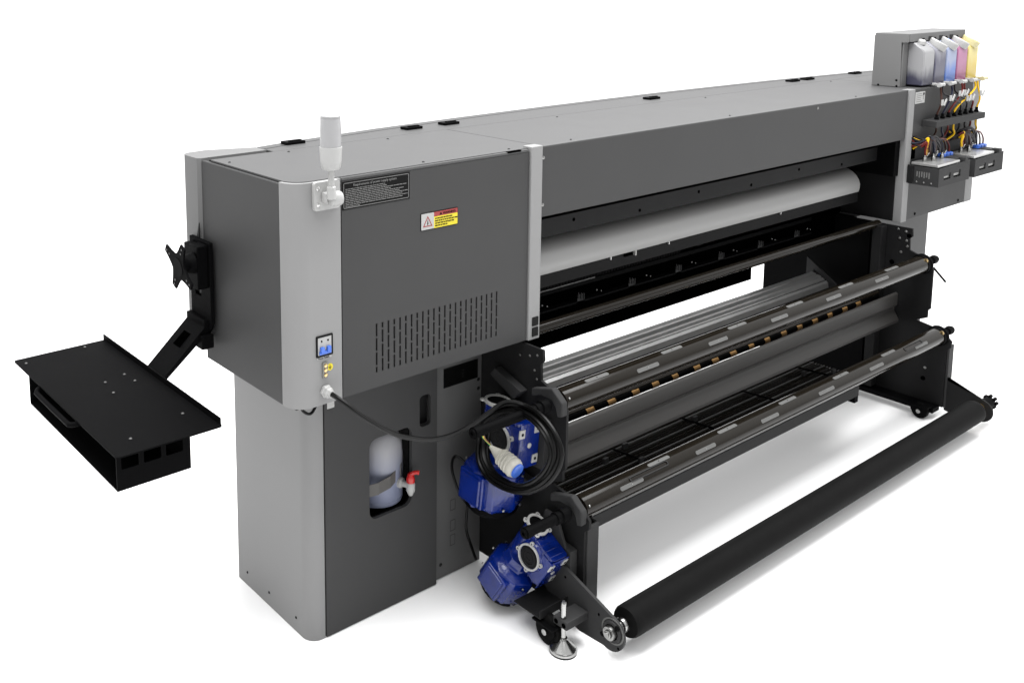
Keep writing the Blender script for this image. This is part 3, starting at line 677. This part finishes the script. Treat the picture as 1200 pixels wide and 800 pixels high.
A = Vector(rel((.668, -.022, .530))); B = Vector(rel((.672, -.128, .496))); ax = (B - A)
L = ax.length
pg = MB().lathe(A, ax, [(0, .005), (L * .12, 0.0093), (L * .34, 0.0180), (L * .40, 0.0232), (L * .44, 0.0267), (L * .46, 0.0220), (L * .5, 0.0249), (L * .54, 0.0273), (L * .56, 0.0244), (L * .6, 0.0273), (L * .64, 0.0290), (L * .66, 0.0261), (L * .7, 0.0284), (L * .75, 0.0296), (L * .77, 0.0267), (L * .82, 0.0290), (L * .88, 0.0296), (L * .96, 0.0261), (L, .018)], 28)
pg = pg.build('plug', M['cream'], pc, smooth=True)
MB().lathe(B - ax.normalized() * .004, ax, [(0, .021), (.003, .0225), (.007, .0225), (.009, .017)], 28).build('plug_face', M['sky'], pg, smooth=True)
for k, m_ in enumerate((mat('green_wire', (.05, .3, .12), .4), mat('yellow_wire', (.6, .5, .05), .4), mat('brown_wire', (.2, .1, .05), .4))):
    MB().tube([rel((.60 + .002 * k, -.055 - .003 * k, .595)), rel((.63, -.035 - .003 * k, .570)), rel((.668, -.022, .532 + .002 * k))], .0018, 6, 4).build('inner_wire', m_, pc, smooth=True)

# ================================================================ INK SUPPLY
hs = MB()
hb = [(.30, 1.402), (.30, 1.625), (.285, 1.640), (.05, 1.640), (.05, 1.602), (.095, 1.600), (.078, 1.402)]
hs.prism([(.20, 1.402), (.20, 1.628), (.188, 1.640), (.052, 1.640), (.052, 1.602), (.082, 1.600), (.076, 1.402)], 'x', 3.278, 3.286)
ih = hs.build('bottle_holder', M['holder'], P, bevel=.002, label='grey holder for the ink bottles')
MB().box(3.286, 3.840, .19, .20, 1.402, 1.636).build('back_sheet', M['holder'], ih)
MB().box(3.286, 3.840, .052, .20, 1.632, 1.640).build('roof', M['holder'], ih, bevel=.002)
MB().box(3.287, 3.840, .050, .058, 1.603, 1.6395).build('header', M['holder'], ih, bevel=.002)
MB().box(3.286, 3.330, .074, .080, 1.402, 1.602).build('front_flange', M['holder'], ih, bevel=.001)
MB().box(3.835, 3.841, .06, .20, 1.402, 1.638).build('far_side', M['holder'], ih)
screws([(3.278, .092, 1.432), (3.278, .17, 1.406), (3.278, .09, 1.406)], ih, (-1, 0, 0), .005, M['void'], 'hole')
for k in range(3): MB().box(3.463 + k * .106, 3.495 + k * .106, .048, .0505, 1.606, 1.622).build('header_notch', M['standl'], ih)
for k in range(4): MB().tube([(3.385 + k * .112, .045, 1.598), (3.384 + k * .112, .042, 1.610), (3.395 + k * .112, .040, 1.615), (3.406 + k * .112, .042, 1.606)], .0032, 8).build('hanger_loop', M['black'], ih, smooth=True)
inks = [('smoky black ink bottle nearest the holder side, seen side on', (.03, .03, .05), (.19, .19, .195), 1.462),
        ('smoky black ink bottle with a dark spot on its white cap', (.045, .045, .075), (.17, .17, .195), 1.52),
        ('pale bottle part filled with blue ink', (.06, .13, .38), (.20, .23, .33), 1.475),
        ('bottle of magenta ink', (.24, .06, .14), (.27, .10, .19), 1.46),
        ('bottle of bright yellow ink at the far end', (.46, .34, .05), (.46, .39, .14), 1.48)]
capdots = [None, (.05, .05, .05), (.05, .25, .7), (.6, .2, .25), None]
for k, (lab, lo, hi, lev) in enumerate(inks):
    bx0 = 3.336 + k * .112
    b = root('ink_bottle', lab, 'ink bottle', (bx0 + .046, .042, 1.404), 'ink bottles in the holder')
    b.scale = (1.08, 1.10, 1.09)
    z0 = 0
    m = two_tone('ink_bottle_wall', lo, hi, lev - 1.404, .022, .3, .10, .0)
    body = MB()
    # side profile in (y,z), chamfered towards the cap
    prf = [(.028, .004), (.032, .010), (.032, .168), (.028, .178), (.008, .180), (-.030, .150), (-.034, .140), (-.034, .010), (-.030, .004)]
    body.prism(prf, 'x', -.047, .047)
    bo = body.build('bottle_body', m, b, bevel=.012, smooth=True, seg=4)
    cap = MB(); ax_ = Vector((.25, -.45, .85)).normalized(); c0 = Vector((.002, -.008, .152))
    cap.lathe(c0, ax_, [(0, .034), (.006, .037), (.026, .037), (.031, .033)], 28)
    cm = M['white'] if k < 4 else mat('yellow_cap', (.42, .38, .2), .4)
    if k == 0:
        MB().lathe(Vector((.0, .004, .172)), (0, -.2, 1), [(0, .018), (.014, .017), (.02, .010)], 20).build('cap', M['white'], b, smooth=True); cap.bm.free()
    else:
        co = cap.build('cap', cm, b, smooth=True, bevel=.002)
        if capdots[k]:
            MB().lathe(c0 + ax_ * .0312, ax_, [(0, .014), (.001, .014)], 20).build('cap_mark', mat('cap_mark', capdots[k], .5), co)
    fx = .060
    f = MB().cyl((fx - .035, -.066, .006), (fx + .012, -.066, .006), .0075, n=12).cyl((fx - .01, -.02, .006), (fx - .01, -.068, .006), .006, n=10)
    f.cyl((fx - .034, -.066, .006), (fx - .022, -.066, .006), .0095, n=12)
    f.build('bottle_fitting', M['white'] if k < 4 else mat('cream_fitting', (.38, .34, .2), .4), b, smooth=True)
    # ink streaks on the wall
# manifold bar and tubes
mf = MB().prism([(0, 1.228), (0, 1.258), (-.062, 1.256), (-.062, 1.228)], 'x', 3.342, 3.845).build('tube_manifold', M['standl'], P, bevel=.002, label='grey tube bar below the ink bottles')
TM = dict(dk=mat('black_tube', (.004, .003, .004), .4, spec=.2), rd=mat('red_tube', (.075, .005, .004), .4, spec=.2), bl=mat('blue_black_tube', (.003, .004, .014), .4, spec=.2), yl=mat('yellow_tube', (.50, .30, .0), .4, spec=.2), br=mat('brown_tube', (.022, .006, .003), .4, spec=.2))
xs = [3.405 + .0585 * k for k in range(8)]
cols = ['br', 'bl', 'rd', 'yl', 'dk', 'dk', 'rd', 'yl']
src = [3.417, 3.440, 3.630, 3.838, 3.530, 3.555, 3.655, 3.862]
src = [3.42, 3.53, 3.635, 3.77, 3.44, 3.56, 3.66, 3.80]
for k in range(8):
    MB().lathe((xs[k], -.034, 1.256), (0, 0, 1), [(0, .0095), (.010, .0095), (.012, .006), (.024, .006)], 10).build('tube_fitting', M['black'], mf, smooth=True)
    MB().tube([(src[k], -.034, 1.405), (src[k] + .002, -.038, 1.375), ((src[k] * .6 + xs[k] * .4), -.045, 1.345), ((src[k] * .15 + xs[k] * .85), -.045, 1.315), (xs[k], -.036, 1.285), (xs[k], -.034, 1.268)], .0042, 8).build('ink_tube', TM[cols[k]], P, smooth=True)
    if k not in (4,):
        t = .45 + .1 * (k % 2); cx = src[k] * (1 - t) + xs[k] * t
        tg = MB().box(cx - .014, cx + .004, -.054, -.050, 1.322 + .014 * (k % 3), 1.347 + .014 * (k % 3)).obox(Matrix.Translation((cx + .014, -.056, 1.335 + .014 * (k % 3))) @ Matrix.Rotation(.7, 4, 'Y'), .010, .003, .034)
        tg.build('tube_tag', M['white'], P)
    MB().tube([(xs[k], -.034, 1.229), (xs[k] + .002, -.034, 1.20), (xs[k] - .03 + .05 * (k % 2), -.03, 1.17), (xs[k] - .04 - .02 * (k % 3), -.012, 1.14)], .0042, 8).build('ink_tube', TM[cols[k]], P, smooth=True)
# ink trays
def tray(x0, x1, lab, n0):
    y0, y1, z0, z1 = -.132, 0, .985, 1.066
    t = MB()
    w1 = [(x0 + .050, 1.012), (x0 + .115, 1.012), (x0 + .115, 1.040), (x0 + .098, 1.040), (x0 + .098, 1.028), (x0 + .050, 1.028)]
    w2 = [(x0 + .145, 1.012), (x0 + .212, 1.012), (x0 + .212, 1.042), (x0 + .195, 1.042), (x0 + .195, 1.030), (x0 + .145, 1.030)]
    t.prism([(x0, z0), (x1, z0), (x1, z1 + .008), (x0, z1)], 'y', y0, y0 + .004, [w1, w2])
    t.box(x0, x0 + .004, y0 + .004, y1, z0, z1).box(x1 - .004, x1, y0 + .004, y1, z0, z1).box(x0 + .004, x1 - .004, y0 + .004, y1, z0, z0 + .004)
    t.box(x0 + .05, x1 - .004, y0 + .03, y1, z0 + .004, z0 + .02)
    t = t.build('ink_tray', M['standl'], P, bevel=.0008, label=lab)
    MB().box(x0 + .03, x1 - .02, y0 + .008, y0 + .011, z0 + .032, z1 - .02).build('inner_plate', M['lug'], t)
    pl_ = MB().box(x0 + .006, x1 - .085, y0 + .008, -.012, z1 + .004, z1 + .016).build('metal_lid', M['alu'], t, bevel=.002)
    MB().box(x1 - .082, x1 - .012, y0 + .02, -.012, z1 + .002, z1 + .02).build('lid_block', M['standl'], t, bevel=.003)
    MB().box(x1 - .060, x1 - .028, y0 - .003, y0 + .03, z1 + .006, z1 + .024).build('lid_clip', M['standl'], t, bevel=.002)
    for k in range(n0):
        cx = x0 + .055 + .042 * k; cyy = -.045 - .018 * (k % 2)
        c = MB().lathe((cx, cyy, z1 + .016), (0, 0, 1), [(0, .008), (.02, .008), (.022, .005), (.03, .005)], 10)
        c.obox(Matrix.Translation((cx + .008, cyy - .006, z1 + .048)) @ Matrix.Rotation(-.6, 4, 'Y'), .022, .010, .006)
        c.build('tube_clamp', M['steel'], t, smooth=True)
    for k in range(3):
        MB().box(x1 - .092 + k * .034, x1 - .068 + k * .034, -.060, -.030, z1 + .018, z1 + .034).build('blue_connector', M['sky'], t, bevel=.003)
    tc = ['yl', 'br', 'bl', 'dk', 'rd', 'dk', 'br', 'dk']
    for k in range(22):
        sx = x0 + random.uniform(.005, .05); ex = x0 + .055 + .042 * (k % 4) + random.uniform(-.01, .01)
        zt = random.uniform(.05, .085)
        MB().tube([(sx, -.004, 1.135 + .055 * random.random()), (sx + .03, -.03, z1 + .03 + zt), ((sx + ex) / 2 + .02, -.05, z1 + .045 + zt), (ex - .005, -.05, z1 + .02 + zt * .9), (ex, -.05, z1 + .045)], .0042, 8).build('ink_tube', TM[tc[k % 8]], t, smooth=True)
    for k in range(3):
        ex = x1 - .080 + k * .034
        MB().tube([(x0 + .10, -.02, 1.165), (x0 + .14, -.035, 1.172), ((x0 + ex) / 2 + .08, -.05, 1.165), (ex - .004, -.045, 1.13), (ex, -.045, z1 + .03)], .0035, 8).build('ink_tube', TM[['bl', 'br', 'rd'][k]], t, smooth=True)
    return t
t1 = tray(3.236, 3.540, 'nearer small ink tray with tubes', 4); tray(3.595, 3.90, 'farther small ink tray with tubes', 3)
gt = MB()
for k in range(6): gt.box(3.2345, 3.236, -.045 - k * .010, -.040 - k * .010, 1.022 - .004 * (k % 2), 1.045)
gt.build('side_print', M['text'], t1)
screws([(3.236, -.012 - .030 * k, .998) for k in range(4)], t1, (-1, 0, 0), .0035)
MB().box(3.222, 3.236, -.030, -.002, .99, 1.07).build('tray_hinge', M['stand'], t1, bevel=.002)
MB().box(3.262, 3.292, -.003, -.001, 1.09, 1.19).build('cable_slot', M['void'], P)

# ================================================================ CAMERA, LIGHT, WORLD
cd = bpy.data.cameras.new('camera'); cam = bpy.data.objects.new('camera', cd); COL.objects.link(cam); S.camera = cam
C = Vector((-1.2863, -1.9971, 1.8993)); yaw, pit, rol, f = -.6329, -.1421, -.0082, 1155.3854
cy0, sy0, cp0, sp0 = math.cos(yaw), math.sin(yaw), math.cos(pit), math.sin(pit)
fw = Vector((-sy0 * cp0, cy0 * cp0, sp0)); rt = Vector((cy0, sy0, 0)); up = rt.cross(fw)
r2 = rt * math.cos(rol) + up * math.sin(rol); u2 = -rt * math.sin(rol) + up * math.cos(rol)
R = Matrix((r2, u2, -fw)).transposed().to_4x4(); R.translation = C; cam.matrix_world = R
cd.sensor_width = 36; cd.lens = f / 1200 * 36; cd.shift_x = 190.185 / 1200; cd.shift_y = -258.974 / 1200
cd.clip_end = 300; cd.clip_start = .05

W = bpy.data.worlds.new('World'); S.world = W; W.use_nodes = True
bg = W.node_tree.nodes['Background']; bg.inputs[0].default_value = (1, 1, 1, 1); bg.inputs[1].default_value = 1.0
wn = W.node_tree; tcw = wn.nodes.new('ShaderNodeTexCoord'); dp = wn.nodes.new('ShaderNodeVectorMath'); dp.operation = 'DOT_PRODUCT'
dp.inputs[1].default_value = Vector((.42, .62, .80)).normalized()
mr = wn.nodes.new('ShaderNodeMapRange'); mr.interpolation_type = 'SMOOTHSTEP'
mr.inputs['From Min'].default_value = -.35; mr.inputs['From Max'].default_value = .45; mr.inputs['To Min'].default_value = .50; mr.inputs['To Max'].default_value = 1.9
wn.links.new(tcw.outputs['Generated'], dp.inputs[0]); wn.links.new(dp.outputs['Value'], mr.inputs['Value']); wn.links.new(mr.outputs['Result'], bg.inputs['Strength'])
def area(name, loc, tgt, sx, sy, power):
    l = bpy.data.lights.new(name, 'AREA'); l.shape = 'RECTANGLE'; l.size = sx; l.size_y = sy; l.energy = power
    o = bpy.data.objects.new(name, l); COL.objects.link(o); o.location = loc
    o.rotation_euler = (Vector(tgt) - Vector(loc)).to_track_quat('-Z', 'Y').to_euler(); return o
area('overhead_softbox', (1.4, -.25, 4.2), (1.4, -.25, 0), 6.5, 2.4, 500)
area('front_softbox', (-1.6, -4.5, 3.2), (1.2, 0, .6), 2.5, 2, 26)
S.view_settings.view_transform = 'Standard'; S.view_settings.look = 'None'; S.view_settings.exposure = 0; S.view_settings.gamma = 1
